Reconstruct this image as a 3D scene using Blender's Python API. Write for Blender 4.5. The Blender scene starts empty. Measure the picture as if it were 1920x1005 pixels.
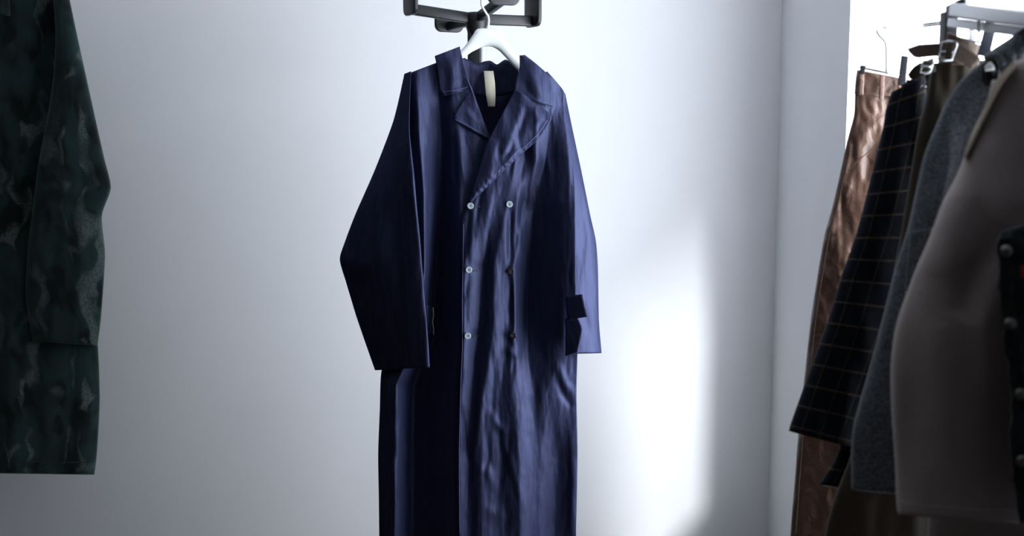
import bpy, bmesh, math, random
import numpy as np
from mathutils import Vector, noise
random.seed(4)
R = math.radians
C = bpy.context.scene.collection
S = bpy.context.scene

# ------------------------------------------------------------------ camera
F = 2133.33                      # focal length in px of a 1920 px wide frame (40 mm)
PITCH = R(7.0)
CAMZ = 1.5
cam = bpy.data.objects.new('camera', bpy.data.cameras.new('camera'))
cam.data.lens = 40; cam.data.sensor_width = 36
cam.location = (0, 0, CAMZ); cam.rotation_euler = (R(90) - PITCH, 0, 0)
cam.data.dof.use_dof = True; cam.data.dof.focus_distance = 3.0; cam.data.dof.aperture_fstop = 4.0
cam.data.clip_start = 0.05
C.objects.link(cam); S.camera = cam

# ------------------------------------------------------------------ world, sun, exposure
w = bpy.data.worlds.new('world'); S.world = w; w.use_nodes = True
w.node_tree.nodes['Background'].inputs[0].default_value = (0.86, 0.92, 1.0, 1)
w.node_tree.nodes['Background'].inputs[1].default_value = 14.0
sun = bpy.data.objects.new('sun', bpy.data.lights.new('sun', 'SUN'))
sun.data.energy = 3.2; sun.data.angle = R(6.5); sun.data.color = (0.93, 0.97, 1.0)
sun.rotation_euler = Vector((-0.29, 1.0, -0.36)).to_track_quat('-Z', 'Y').to_euler()
C.objects.link(sun)
S.view_settings.view_transform = 'Standard'; S.view_settings.look = 'None'
S.view_settings.gamma = 1.0; S.view_settings.use_curve_mapping = False
S.view_settings.exposure = 0.0
S.cycles.max_bounces = 10; S.cycles.diffuse_bounces = 6

# ------------------------------------------------------------------ helpers
cp, sp_ = math.cos(PITCH), math.sin(PITCH)
def pt(px, py, Y):
    """world point on the vertical plane y = Y seen at a photograph pixel"""
    a = (px - 960) / F; b = -(py - 502.5) / F
    dy = cp + b * sp_
    t = Y / dy
    return Vector((a * t, Y, CAMZ + t * (b * cp - sp_)))

def setup(o, label=None, cat=None, group=None, kind=None):
    if label: o['label'] = label
    if cat: o['category'] = cat
    if group: o['group'] = group
    if kind: o['kind'] = kind
    return o
def thing(name, label, cat, loc, group=None):
    o = bpy.data.objects.new(name, None); o.empty_display_size = .05
    C.objects.link(o); o.location = loc
    return setup(o, label, cat, group)
def wpos(o):
    p = Vector((0, 0, 0))
    while o is not None:
        p += o.location; o = o.parent
    return p
def link(name, verts, faces, mat, parent=None, uvs=None, smooth=True, mods=None, label=None, origin=None):
    """verts in world space; stored relative to the parent thing"""
    base = wpos(parent) if parent else Vector((0, 0, 0))
    og = Vector(origin) if origin is not None else (base if parent else Vector((0, 0, 0)))
    me = bpy.data.meshes.new(name)
    me.from_pydata([tuple(Vector(v) - og) for v in verts], [], faces)
    if uvs is not None:
        l = me.uv_layers.new(name='UVMap')
        for lp in me.loops: l.data[lp.index].uv = uvs[lp.vertex_index]
    me.materials.append(mat)
    for p in me.polygons: p.use_smooth = smooth
    me.update()
    o = bpy.data.objects.new(name, me); C.objects.link(o)
    o.parent = parent; o.location = og - base
    if label: o['label'] = label
    for m in (mods or []):
        if m[0] == 'solid':
            s = o.modifiers.new('solid', 'SOLIDIFY'); s.thickness = m[1]; s.offset = m[2]
        if m[0] == 'bevel':
            s = o.modifiers.new('bevel', 'BEVEL'); s.width = m[1]; s.segments = 3; s.limit_method = 'ANGLE'; s.angle_limit = R(40)
        if m[0] == 'sub':
            s = o.modifiers.new('sub', 'SUBSURF'); s.levels = m[1]; s.render_levels = m[1]
    return o

def poly(pts, n):
    """resample a polyline to n points, smooth (Catmull-Rom), by arc length"""
    P = np.array(pts, float)
    if len(P) > 2:
        Q = []
        for i in range(len(P) - 1):
            p0 = P[max(i - 1, 0)]; p1 = P[i]; p2 = P[i + 1]; p3 = P[min(i + 2, len(P) - 1)]
            for k in range(8):
                t = k / 8
                # softened tangents keep the traced corners
                m1 = (p2 - p0) * .35; m2 = (p3 - p1) * .35
                Q.append((2*t**3-3*t*t+1)*p1 + (t**3-2*t*t+t)*m1 + (-2*t**3+3*t*t)*p2 + (t**3-t*t)*m2)
        Q.append(P[-1]); P = np.array(Q)
    d = np.r_[0, np.cumsum(np.linalg.norm(np.diff(P[:, :2], axis=0), axis=1))]
    s = np.linspace(0, d[-1], n)
    return np.stack([np.interp(s, d, P[:, k]) for k in range(P.shape[1])], 1)

def knots(rows):
    """rows: [(py, [(px, cm), ...same count])] -> height function in metres"""
    ys = np.array([r[0] for r in rows], float)
    X = np.array([[k[0] for k in r[1]] for r in rows], float)
    H = np.array([[k[1] for k in r[1]] for r in rows], float)
    def f(px, py):
        xs = [np.interp(py, ys, X[:, k]) for k in range(X.shape[1])]
        hs = [np.interp(py, ys, H[:, k]) for k in range(X.shape[1])]
        if px <= xs[0]: return hs[0] / 100
        for k in range(len(xs) - 1):
            if px <= xs[k + 1]:
                t = (px - xs[k]) / max(xs[k + 1] - xs[k], 1e-6)
                t = .45 * t + .55 * t * t * (3 - 2 * t)
                return (hs[k] + (hs[k + 1] - hs[k]) * t) / 100
        return hs[-1] / 100
    return f

def strokes(sts):
    """sts: [(polyline px, width px, height cm)] ridges / creases"""
    data = []
    for pts, wd, amp in sts:
        P = np.array(pts, float); wd = wd * 1.25; amp = amp * .8; data.append((P[:-1], P[1:], wd, amp, P[:, 0].min()-3*wd, P[:, 0].max()+3*wd, P[:, 1].min()-3*wd, P[:, 1].max()+3*wd))
    def f(px, py):
        h = 0
        for A, B, wd, amp, x0, x1, y0, y1 in data:
            if not (x0 < px < x1 and y0 < py < y1): continue
            n = len(A); best = 1e9; bt = 0
            for i in range(n):
                ax, ay = A[i]; bx, by = B[i]
                dx, dy = bx - ax, by - ay
                t = ((px - ax) * dx + (py - ay) * dy) / (dx*dx + dy*dy + 1e-9)
                t = min(1, max(0, t))
                d = (px - ax - t*dx)**2 + (py - ay - t*dy)**2
                if d < best: best = d; bt = (i + t) / n
            h += amp / 100 * math.exp(-best / (wd * wd)) * (0.04 + 0.96 * math.sin(math.pi * min(1, max(0, bt)))**.6)
        return h
    return f

def nz(x, y, s=0.0): return noise.noise(Vector((x, y, s)))

def sheet(name, A, B, Y, hf, mat, parent, nu, nv, thick=.0016, label=None, mods=None, offset=-1):
    """ruled cloth sheet between two traced edges; hf(px, py, u, v) metres towards the room"""
    a = poly(A, nv); b = poly(B, nv)
    V = []; UV = []
    vv = 0; prev = None
    for j in range(nv):
        for i in range(nu):
            u = i / (nu - 1)
            px = a[j, 0] + (b[j, 0] - a[j, 0]) * u; py = a[j, 1] + (b[j, 1] - a[j, 1]) * u
            p = pt(px, py, Y - hf(px, py, u, j / (nv - 1)))
            V.append(p); UV.append((p.x, p.z))
    Fc = [(j*nu+i, (j+1)*nu+i, (j+1)*nu+i+1, j*nu+i+1) for j in range(nv-1) for i in range(nu-1)]
    ms = [('solid', thick, offset)] if thick else []
    return link(name, V, Fc, mat, parent, UV, True, ms + (mods or []), label)

def tube(name, A, B, Y, hc, th, ff, mat, parent, nu, nv, label=None, thick=.0016, back=None, cap=None, uvscale=1.0, tilt=None):
    """closed cloth tube between two traced outlines. hc(v) centre height, th(v) half depth, ff folds on the front"""
    a = poly(A, nv); b = poly(B, nv)
    V = []; UV = []
    vl = 0; pc = None
    for j in range(nv):
        v = j / (nv - 1)
        mx, my = (a[j] + b[j]) / 2
        pm = pt(mx, my, Y)
        if pc is not None: vl += (pm - pc).length
        pc = pm
        wid = (pt(a[j, 0], a[j, 1], Y) - pt(b[j, 0], b[j, 1], Y)).length
        T = th(v) if callable(th) else th
        Hc = hc(v) if callable(hc) else hc
        for i in range(nu):
            an = 2 * math.pi * i / nu
            c = math.cos(an); s = math.sin(an)
            u = .5 - .5 * c
            px = a[j, 0] + (b[j, 0] - a[j, 0]) * u; py = a[j, 1] + (b[j, 1] - a[j, 1]) * u
            sg = (abs(s) ** .75) * (1 if s >= 0 else -1)
            h = Hc + T * sg + (tilt(v) * (u - .5) if tilt else 0)
            if s > 0: h += ff(px, py, u, v) * min(1, s * 2.2)
            elif back: h += back(px, py, u, v) * min(1, -s * 2)
            V.append(pt(px, py, Y - h))
            uu = (u if s >= 0 else -u) * wid
            UV.append((uu * uvscale, vl * uvscale))
    Fc = []
    for j in range(nv - 1):
        for i in range(nu):
            k = (i + 1) % nu
            Fc.append((j*nu+i, j*nu+k, (j+1)*nu+k, (j+1)*nu+i))
    if cap in ('top', 'both'): Fc.append(tuple(reversed(range(nu))))
    if cap in ('bottom', 'both'): Fc.append(tuple((nv-1)*nu + i for i in range(nu)))
    return link(name, V, Fc, mat, parent, UV, True, [('solid', thick, 1)] if thick else [], label)

def box(name, lo, hi, mat, parent=None, bevel=0, kind=None, label=None):
    x0, y0, z0 = lo; x1, y1, z1 = hi
    V = [(x0,y0,z0),(x1,y0,z0),(x1,y1,z0),(x0,y1,z0),(x0,y0,z1),(x1,y0,z1),(x1,y1,z1),(x0,y1,z1)]
    Fc = [(0,3,2,1),(4,5,6,7),(0,1,5,4),(1,2,6,5),(2,3,7,6),(3,0,4,7)]
    o = link(name, V, Fc, mat, parent, None, bool(bevel), [('bevel', bevel)] if bevel else [], label, origin=((x0+x1)/2, (y0+y1)/2, z0))
    if kind: o['kind'] = kind
    return o

def bar(name, p, q, wd, ht, mat, parent, bevel=.003, label=None, up=Vector((0, 0, 1))):
    """rectangular bar from p to q, wd sideways, ht along up"""
    p = Vector(p); q = Vector(q); d = (q - p).normalized(); s = d.cross(up).normalized(); t = s.cross(d).normalized()
    V = [c + s * a * wd / 2 + t * b * ht / 2 for c in (p, q) for a, b in ((-1,-1),(1,-1),(1,1),(-1,1))]
    Fc = [(0,1,2,3),(7,6,5,4),(0,4,5,1),(1,5,6,2),(2,6,7,3),(3,7,4,0)]
    o = link(name, V, Fc, mat, parent, None, True, [('bevel', bevel)] if bevel else [], label)
    bm = bmesh.new(); bm.from_mesh(o.data); bmesh.ops.recalc_face_normals(bm, faces=bm.faces); bm.to_mesh(o.data); bm.free()
    return o

def wire(name, pts, r, mat, parent, n=10, label=None, res=None, closed=False, taper=None):
    """round wire swept through world points"""
    P = [Vector(p) for p in pts]
    if res:
        a = poly([tuple(p) + () for p in P], res) if False else None
        Q = []
        m = len(P)
        for i in range(m - (0 if closed else 1)):
            g = lambda k: P[k % m] if closed else P[min(max(k, 0), m-1)]
            p0, p1, p2, p3 = g(i-1), g(i), g(i+1), g(i+2)
            for k in range(res):
                t = k / res
                Q.append(.5*((2*p1)+(p2-p0)*t+(2*p0-5*p1+4*p2-p3)*t*t+(3*p1-p0-3*p2+p3)*t**3))
        if not closed: Q.append(P[-1])
        P = Q
    V = []; m = len(P); N = None
    for i, p in enumerate(P):
        a_ = P[(i-1) % m] if closed else P[max(i-1, 0)]; b_ = P[(i+1) % m] if closed else P[min(i+1, m-1)]
        T = (b_ - a_).normalized()
        if N is None: N = T.orthogonal().normalized()
        N = (N - T * N.dot(T)).normalized(); Bn = T.cross(N)
        rr = r * (taper(i/(m-1)) if taper else 1)
        for k in range(n):
            an = 2*math.pi*k/n
            V.append(p + (N*math.cos(an) + Bn*math.sin(an)) * rr)
    Fc = [(i*n+k, i*n+(k+1) % n, ((i+1) % m)*n+(k+1) % n, ((i+1) % m)*n+k) for i in range(m if closed else m-1) for k in range(n)]
    if not closed: Fc += [tuple(reversed(range(n))), tuple((m-1)*n+k for k in range(n))]
    return link(name, V, Fc, mat, parent, None, True, [], label)

def lathe(name, c, ax, prof, mat, parent, n=24, label=None):
    """revolve prof [(radius, along)] about axis ax through c"""
    c = Vector(c); ax = Vector(ax).normalized(); u = ax.orthogonal().normalized(); v = ax.cross(u)
    V = []
    for r, h in prof:
        for k in range(n):
            an = 2*math.pi*k/n; V.append(c + ax*h + (u*math.cos(an)+v*math.sin(an))*r)
    m = len(prof)
    Fc = [(i*n+k, i*n+(k+1) % n, (i+1)*n+(k+1) % n, (i+1)*n+k) for i in range(m-1) for k in range(n)]
    Fc += [tuple(reversed(range(n))), tuple((m-1)*n+k for k in range(n))]
    return link(name, V, Fc, mat, parent, None, True, [], label)

# ------------------------------------------------------------------ materials
def mat(name, col, rough=.6, metal=0, spec=.5, sheen=0, sheen_tint=None):
    m = bpy.data.materials.new(name); m.use_nodes = True
    b = m.node_tree.nodes['Principled BSDF']
    b.inputs['Base Color'].default_value = (*col, 1); b.inputs['Roughness'].default_value = rough
    b.inputs['Metallic'].default_value = metal; b.inputs['Specular IOR Level'].default_value = spec
    b.inputs['Sheen Weight'].default_value = sheen
    if sheen_tint: b.inputs['Sheen Tint'].default_value = (*sheen_tint, 1)
    return m, m.node_tree, b
def N(nt, t, **kw):
    n = nt.nodes.new(t)
    for k, v in kw.items():
        if k in n.inputs: n.inputs[k].default_value = v
        else: setattr(n, k, v)
    return n
def coords(nt, kind='Object', scale=(1, 1, 1), rot=(0, 0, 0)):
    tc = N(nt, 'ShaderNodeTexCoord'); mp = N(nt, 'ShaderNodeMapping')
    mp.inputs['Scale'].default_value = scale; mp.inputs['Rotation'].default_value = rot
    nt.links.new(tc.outputs[kind], mp.inputs['Vector']); return mp.outputs[0]
def ramp(nt, src, stops):
    r = N(nt, 'ShaderNodeValToRGB'); el = r.color_ramp.elements
    while len(el) < len(stops): el.new(.5)
    for e, (p, c) in zip(el, stops): e.position = p; e.color = (*c, 1)
    nt.links.new(src, r.inputs[0]); return r.outputs[0]
def add_bump(nt, b, specs):
    prev = None
    for src, strength, dist in specs:
        bp = N(nt, 'ShaderNodeBump', Strength=strength, Distance=dist)
        nt.links.new(src, bp.inputs['Height'])
        if prev: nt.links.new(prev, bp.inputs['Normal'])
        prev = bp.outputs[0]
    nt.links.new(prev, b.inputs['Normal'])
def noise_tex(nt, vec, scale, detail=4, rough=.55, dist=0):
    n = N(nt, 'ShaderNodeTexNoise', Scale=scale, Detail=detail, Roughness=rough, Distortion=dist)
    nt.links.new(vec, n.inputs['Vector']); return n.outputs[0]

def plaster(name, col):
    m, nt, b = mat(name, col, .85, spec=.2)
    v = coords(nt)
    c = ramp(nt, noise_tex(nt, v, 3, 3), [(.3, tuple(x*.97 for x in col)), (.7, col)])
    nt.links.new(c, b.inputs['Base Color'])
    add_bump(nt, b, [(noise_tex(nt, v, 90, 3), .08, .002)])
    return m
M_wall = plaster('white_plaster', (.80, .81, .83))
M_ceil = plaster('ceiling_paint', (.72, .73, .75))
M_dim = plaster('dim_paint', (.06, .06, .065))
m, nt, b = mat('floor_wood', (.12, .085, .06), .45)
v = coords(nt, scale=(1, 9, 1))
nt.links.new(ramp(nt, noise_tex(nt, v, 4, 6), [(.3, (.035, .026, .018)), (.7, (.08, .056, .04))]), b.inputs['Base Color']); M_floor = m
M_sash = mat('window_paint', (.8, .82, .85), .4)[0]
M_ext = mat('sun_blocker_grey', (.25, .25, .27), .8)[0]

def nylon(name, c0, c1, gloss=(.022, .0245, .044, 1)):
    m, nt, b = mat(name, c1, .46, spec=.68)
    b.inputs['Specular Tint'].default_value = (.50, .57, .95, 1)
    v = coords(nt, scale=(1, 1, .12))
    v2 = coords(nt, scale=(1, 1, .45))
    st = noise_tex(nt, v, 85, 5, .6, .5)
    cr = noise_tex(nt, v2, 26, 4, .55, 1.0)
    fine = noise_tex(nt, coords(nt, scale=(1, 1, 1)), 500, 2)
    nt.links.new(ramp(nt, st, [(.35, c0), (.65, c1)]), b.inputs['Base Color'])
    add_bump(nt, b, [(cr, .24, .006), (st, .36, .003), (fine, .12, .0006)])
    nrm = b.inputs['Normal'].links[0].from_socket; colr = b.inputs['Base Color'].links[0].from_socket
    df = N(nt, 'ShaderNodeBsdfDiffuse'); gs = N(nt, 'ShaderNodeBsdfGlossy', Roughness=.52)
    gs.inputs['Color'].default_value = gloss
    ad = N(nt, 'ShaderNodeAddShader')
    nt.links.new(colr, df.inputs['Color']); nt.links.new(nrm, df.inputs['Normal']); nt.links.new(nrm, gs.inputs['Normal'])
    nt.links.new(df.outputs[0], ad.inputs[0]); nt.links.new(gs.outputs[0], ad.inputs[1])
    nt.links.new(ad.outputs[0], nt.nodes['Material Output'].inputs['Surface'])
    return m
M_navy = nylon('navy_nylon', (.0098, .0122, .029), (.0158, .0190, .045))
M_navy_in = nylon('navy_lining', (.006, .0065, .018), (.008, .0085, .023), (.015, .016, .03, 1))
M_thread = mat('navy_stitching', (.10, .11, .26), .7)[0]
M_label = mat('cream_cotton_label', (.78, .72, .58), .85)
nt, b = M_label[1], M_label[2]
add_bump(nt, b, [(noise_tex(nt, coords(nt), 900, 2), .3, .0005)]); M_label = M_label[0]
M_shell = mat('pearly_button', (.34, .40, .44), .15, spec=.9)[0]
M_darkbtn = mat('dark_horn_button', (.010, .010, .014), .2, spec=.7)[0]
M_hole = mat('button_thread', (.03, .03, .05), .8)[0]
M_whitepl = mat('white_hanger_lacquer', (.90, .93, .93), .25, spec=.6)[0]
M_chrome = mat('chrome', (.72, .74, .76), .22, metal=1)[0]
m, nt, b = mat('black_powder_coat', (.008, .009, .011), .45, spec=.35)
add_bump(nt, b, [(noise_tex(nt, coords(nt), 700, 2), .15, .0004)]); M_black = m
M_alu = mat('brushed_aluminium', (.86, .88, .92), .32, metal=.35)[0]
M_acryl, nt, b = mat('clear_acrylic', (1, 1, 1), .05)
b.inputs['Transmission Weight'].default_value = 1.0; b.inputs['IOR'].default_value = 1.06

def camo():
    m, nt, b = mat('camouflage_fleece', (.01, .02, .02), .95, spec=.15, sheen=.25, sheen_tint=(.6, .8, .8))
    v = coords(nt)
    # bend the coordinates so the shapes run like brush marks
    nzv = N(nt, 'ShaderNodeTexNoise', Scale=7.0, Detail=2.0); nt.links.new(v, nzv.inputs['Vector'])
    mx = N(nt, 'ShaderNodeMix', data_type='VECTOR'); mx.inputs['Factor'].default_value = .12
    nt.links.new(v, mx.inputs[4]); nt.links.new(nzv.outputs['Color'], mx.inputs[5])
    mp = N(nt, 'ShaderNodeMapping'); mp.inputs['Scale'].default_value = (1.6, 1, .72); mp.inputs['Rotation'].default_value = (0, .35, 0)
    nt.links.new(mx.outputs[1], mp.inputs[0])
    big = noise_tex(nt, mp.outputs[0], 9, 2, .5)
    base = ramp(nt, big, [(.36, (.0025, .004, .004)), (.46, (.009, .020, .020)), (.60, (.012, .028, .027)), (.70, (.004, .008, .008))])
    mp2 = N(nt, 'ShaderNodeMapping'); mp2.inputs['Scale'].default_value = (2.6, 1, 1.0); mp2.inputs['Rotation'].default_value = (0, -.5, 0); mp2.inputs['Location'].default_value = (3, 0, 1)
    nt.links.new(mx.outputs[1], mp2.inputs[0])
    lt = noise_tex(nt, mp2.outputs[0], 8.5, 1.2, .45, .5)
    fac = ramp(nt, lt, [(.565, (0, 0, 0)), (.68, (1, 1, 1))])
    fine = noise_tex(nt, v, 160, 3)
    f2 = N(nt, 'ShaderNodeMath', operation='MULTIPLY'); nt.links.new(fac, f2.inputs[0]); nt.links.new(ramp(nt, fine, [(.35, (.3,)*3), (.65, (1,)*3)]), f2.inputs[1])
    mc = N(nt, 'ShaderNodeMix', data_type='RGBA'); nt.links.new(f2.outputs[0], mc.inputs[0]); nt.links.new(base, mc.inputs[6]); mc.inputs[7].default_value = (.075, .095, .092, 1)
    nt.links.new(mc.outputs[2], b.inputs['Base Color'])
    add_bump(nt, b, [(fine, .5, .002), (noise_tex(nt, v, 14, 3), .3, .012)])
    return m
M_camo = camo()

def wool(name, c0, c1, scale=220, bump=.4):
    m, nt, b = mat(name, c1, .9, spec=.2, sheen=.15)
    v = coords(nt)
    nt.links.new(ramp(nt, noise_tex(nt, v, scale, 4, .7), [(.35, c0), (.65, c1)]), b.inputs['Base Color'])
    add_bump(nt, b, [(noise_tex(nt, v, scale, 3), bump, .0012), (noise_tex(nt, v, 12, 3), .2, .01)])
    return m
M_grey = wool('grey_melange_wool', (.040, .048, .056), (.16, .18, .20), 260)
M_taupe = wool('taupe_wool', (.38, .32, .305), (.46, .39, .375), 400, .15)
M_taupe_edge = wool('tan_backlight', (.16, .115, .08), (.20, .145, .10), 400, .15)  # tan that paints the backlight along the taupe coat's edge
M_brown = wool('dark_brown_twill', (.030, .022, .015), (.050, .037, .025), 500, .2)
M_belt = wool('brown_belt_canvas', (.085, .060, .045), (.14, .10, .08), 300, .3)
M_hollow_shade = wool('hollow_shade_grey', (.006, .007, .008), (.010, .011, .012), 260)
M_denim = wool('black_denim', (.004, .006, .007), (.022, .030, .034), 45, .4)
M_red = mat('red_woven_tab', (.35, .02, .03), .8)[0]
m, nt, b = mat('coated_tan_cotton', (.20, .10, .065), .42, spec=.5)
v = coords(nt, scale=(1, 1, .4))
nt.links.new(ramp(nt, noise_tex(nt, v, 20, 5), [(.3, (.12, .064, .044)), (.7, (.21, .118, .086))]), b.inputs['Base Color'])
add_bump(nt, b, [(noise_tex(nt, coords(nt), 22, 4, .6, 1.2), .6, .008), (noise_tex(nt, coords(nt), 120, 3), .3, .001)])
M_tan = m

def plaid():
    m, nt, b = mat('windowpane_check_wool', (.004, .005, .008), .92, spec=.15, sheen=.05)
    tc = N(nt, 'ShaderNodeTexCoord'); sx = N(nt, 'ShaderNodeSeparateXYZ'); nt.links.new(tc.outputs['UV'], sx.inputs[0])
    nzf = noise_tex(nt, tc.outputs['Object'], 260, 3)
    def line(src, period, off, half):
        a = N(nt, 'ShaderNodeMath', operation='ADD'); a.inputs[1].default_value = off; nt.links.new(src, a.inputs[0])
        d = N(nt, 'ShaderNodeMath', operation='DIVIDE'); d.inputs[1].default_value = period; nt.links.new(a.outputs[0], d.inputs[0])
        f = N(nt, 'ShaderNodeMath', operation='FRACT'); nt.links.new(d.outputs[0], f.inputs[0])
        s = N(nt, 'ShaderNodeMath', operation='SUBTRACT'); s.inputs[1].default_value = .5; nt.links.new(f.outputs[0], s.inputs[0])
        ab = N(nt, 'ShaderNodeMath', operation='ABSOLUTE'); nt.links.new(s.outputs[0], ab.inputs[0])
        r = N(nt, 'ShaderNodeMapRange'); r.inputs[1].default_value = half / period; r.inputs[2].default_value = half * 2.4 / period; r.inputs[3].default_value = 1; r.inputs[4].default_value = 0
        nt.links.new(ab.outputs[0], r.inputs[0]); return r.outputs[0]
    lu = line(sx.outputs[0], .036, 10.004, .0007); lv = line(sx.outputs[1], .041, 10.0, .0010)
    wu = line(sx.outputs[0], .036, 10.018, .007); wv = line(sx.outputs[1], .041, 10.02, .008)
    def mixc(fac, A, Bc, k=1.0):
        mm = N(nt, 'ShaderNodeMath', operation='MULTIPLY'); mm.inputs[1].default_value = k; nt.links.new(fac, mm.inputs[0])
        x = N(nt, 'ShaderNodeMix', data_type='RGBA'); nt.links.new(mm.outputs[0], x.inputs[0])
        if isinstance(A, tuple): x.inputs[6].default_value = (*A, 1)
        else: nt.links.new(A, x.inputs[6])
        x.inputs[7].default_value = (*Bc, 1); return x.outputs[2]
    c = mixc(wu, (.0035, .004, .006), (.007, .010, .020), .8)
    c = mixc(wv, c, (.007, .010, .018), .6)
    c = mixc(lv, c, (.13, .10, .07), .65)
    c = mixc(lu, c, (.11, .085, .06), .5)
    x = N(nt, 'ShaderNodeMix', data_type='RGBA', blend_type='MULTIPLY'); x.inputs[0].default_value = .8
    nt.links.new(c, x.inputs[6]); nt.links.new(ramp(nt, nzf, [(.3, (.35,)*3), (.7, (1.2,)*3)]), x.inputs[7])
    nt.links.new(x.outputs[2], b.inputs['Base Color'])
    add_bump(nt, b, [(nzf, .4, .0015)])
    return m
M_plaid = plaid()

# ------------------------------------------------------------------ the room
WY = 4.0                                   # back wall
WX = 0.93                                  # right wall, inner face
J = 3.19                                   # window jamb nearest the corner
box('floor', (-3.0, -2.6, -.1), (WX + .25, WY + .2, 0), M_floor, kind='structure')
box('ceiling', (-3.0, -2.6, 2.75), (WX + .25, WY + .2, 2.85), M_ceil, kind='structure')
box('wall_back', (-3.0, WY, 0), (WX + .25, WY + .2, 2.75), M_wall, kind='structure')
box('wall_left', (-3.2, -2.6, 0), (-3.0, WY, 2.75), M_dim, kind='structure')
box('wall_front', (-3.2, -2.8, 0), (WX + .25, -2.6, 2.75), M_dim, kind='structure')
# right wall round the window
WIN0, WIN1, WZ0, WZ1 = 1.55, J, .42, 2.60
V = []; Fc = []
def addbox(lo, hi):
    k = len(V); x0, y0, z0 = lo; x1, y1, z1 = hi
    V.extend([(x0,y0,z0),(x1,y0,z0),(x1,y1,z0),(x0,y1,z0),(x0,y0,z1),(x1,y0,z1),(x1,y1,z1),(x0,y1,z1)])
    Fc.extend([tuple(k+i for i in f) for f in ((0,3,2,1),(4,5,6,7),(0,1,5,4),(1,2,6,5),(2,3,7,6),(3,0,4,7))])
TH = .16
addbox((WX, J, 0), (WX + TH, WY, 2.75)); addbox((WX, -2.6, 0), (WX + TH, WIN0, 2.75))
addbox((WX, WIN0, 0), (WX + TH, J, WZ0)); addbox((WX, WIN0, WZ1), (WX + TH, J, 2.75))
o = link('wall_right', V, Fc, M_wall, None, None, False); o['kind'] = 'structure'
# window: frame, mullion and clear panes near the outer face
wr = bpy.data.objects.new('window_1', None); C.objects.link(wr); wr.location = (WX + TH, (WIN0+J)/2, WZ0); wr['kind'] = 'structure'
xo = WX + TH
V = []; Fc = []
addbox((xo - .04, WIN0, WZ0), (xo, J, WZ0 + .05)); addbox((xo - .04, WIN0, WZ1 - .05), (xo, J, WZ1))
addbox((xo + .002, J + .004, WZ0), (xo + .04, J + .05, WZ1)); addbox((xo - .04, WIN0, WZ0), (xo, WIN0 + .05, WZ1))
link('window_frame', V, Fc, M_sash, wr, None, False)
m, nt, b = mat('window_glass', (1, 1, 1), .0)
out = nt.nodes['Material Output']; tr = N(nt, 'ShaderNodeBsdfTransparent'); gl = N(nt, 'ShaderNodeBsdfGlossy', Roughness=.02)
ms = N(nt, 'ShaderNodeMixShader')
ms.inputs[0].default_value = .04; nt.links.new(tr.outputs[0], ms.inputs[1]); nt.links.new(gl.outputs[0], ms.inputs[2]); nt.links.new(ms.outputs[0], out.inputs[0])
link('window_pane', [(xo-.005, WIN0+.05, WZ0+.05), (xo-.005, J+.004, WZ0+.05), (xo-.005, J+.004, WZ1-.05), (xo-.005, WIN0+.05, WZ1-.05)], [(0, 1, 2, 3)], m, wr, None, False)
# unseen panel added outside to cut the sun patch on the wall
ex = WX + .62; ez = 1.44 + 1.11 * (ex - WX)
link('sun_blocker', [(WX+TH, -2.6, 2.72), (WX+TH, J+.3, 2.72), (ex, J+.3, ez), (ex, -2.6, ez)], [(0, 1, 2, 3)], M_ext, None, None, False, [('solid', .01, 1)])
setup(bpy.data.objects['sun_blocker'], 'sloping panel added outside, out of view, to cut the sun patch', 'sun_blocker')
# portal so that sky light through the window is sampled well
pl = bpy.data.objects.new('window_portal', bpy.data.lights.new('window_portal', 'AREA'))
pl.data.shape = 'RECTANGLE'; pl.data.size = WZ1 - WZ0; pl.data.size_y = J - WIN0; pl.data.cycles.is_portal = True
pl.location = (xo + .01, (WIN0 + J) / 2, (WZ0 + WZ1) / 2); pl.rotation_euler = (0, R(90), 0)
C.objects.link(pl)

# ------------------------------------------------------------------ coat stand
SB = pt(890, 60, 3.17)
stand = thing('coat_stand', 'black metal coat stand with four flat arms, behind the navy coat', 'coat stand', (SB.x, 3.17, 0))
hub = pt(893, 36, 3.17)
box('pole', (SB.x - .019, 3.152, .02), (SB.x + .017, 3.188, hub.z + .012), M_black, stand, .004)
box('channel_strip', (SB.x + .0175, 3.158, .1), (SB.x + .026, 3.170, hub.z - .03), M_alu, stand, .001, label='pale metal strip along the side of the pole')
lathe('base', (SB.x, 3.17, 0), (0, 0, 1), [(.17, 0), (.17, .008), (.16, .014), (.03, .02), (.024, .05)], M_black, stand, 48)
def plate(c, n, parent, wd=.088, ht=.10, low=.016):
    """rounded end plate, its flat side facing along n"""
    n = Vector(n).normalized(); s = n.cross(Vector((0, 0, 1))).normalized(); up = Vector((0, 0, 1))
    V = []; prof = []; r = .020
    for cx, cz, a0 in ((wd/2-r, ht-low-r, 0), (-wd/2+r, ht-low-r, 90), (-wd/2+r, -low+r, 180), (wd/2-r, -low+r, 270)):
        for k in range(7):
            a = R(a0 + 15*k); prof.append((cx + r*math.cos(a), cz + r*math.sin(a)))
    m_ = len(prof)
    for off in (-.006, .006):
        for x, z in prof:
            bend = .10 * (abs(x) * 10) ** 2 * .02
            V.append(Vector(c) + s*x + up*z + n*(off + bend))
    Fc = [tuple(range(m_)), tuple(m_ + i for i in reversed(range(m_)))] + [(i, m_+i, m_+(i+1) % m_, (i+1) % m_) for i in range(m_)]
    o = link('end_plate', V, Fc, M_black, parent, None, True, [('bevel', .003)])
    bm = bmesh.new(); bm.from_mesh(o.data); bmesh.ops.recalc_face_normals(bm, faces=bm.faces); bm.to_mesh(o.data); bm.free()
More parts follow.
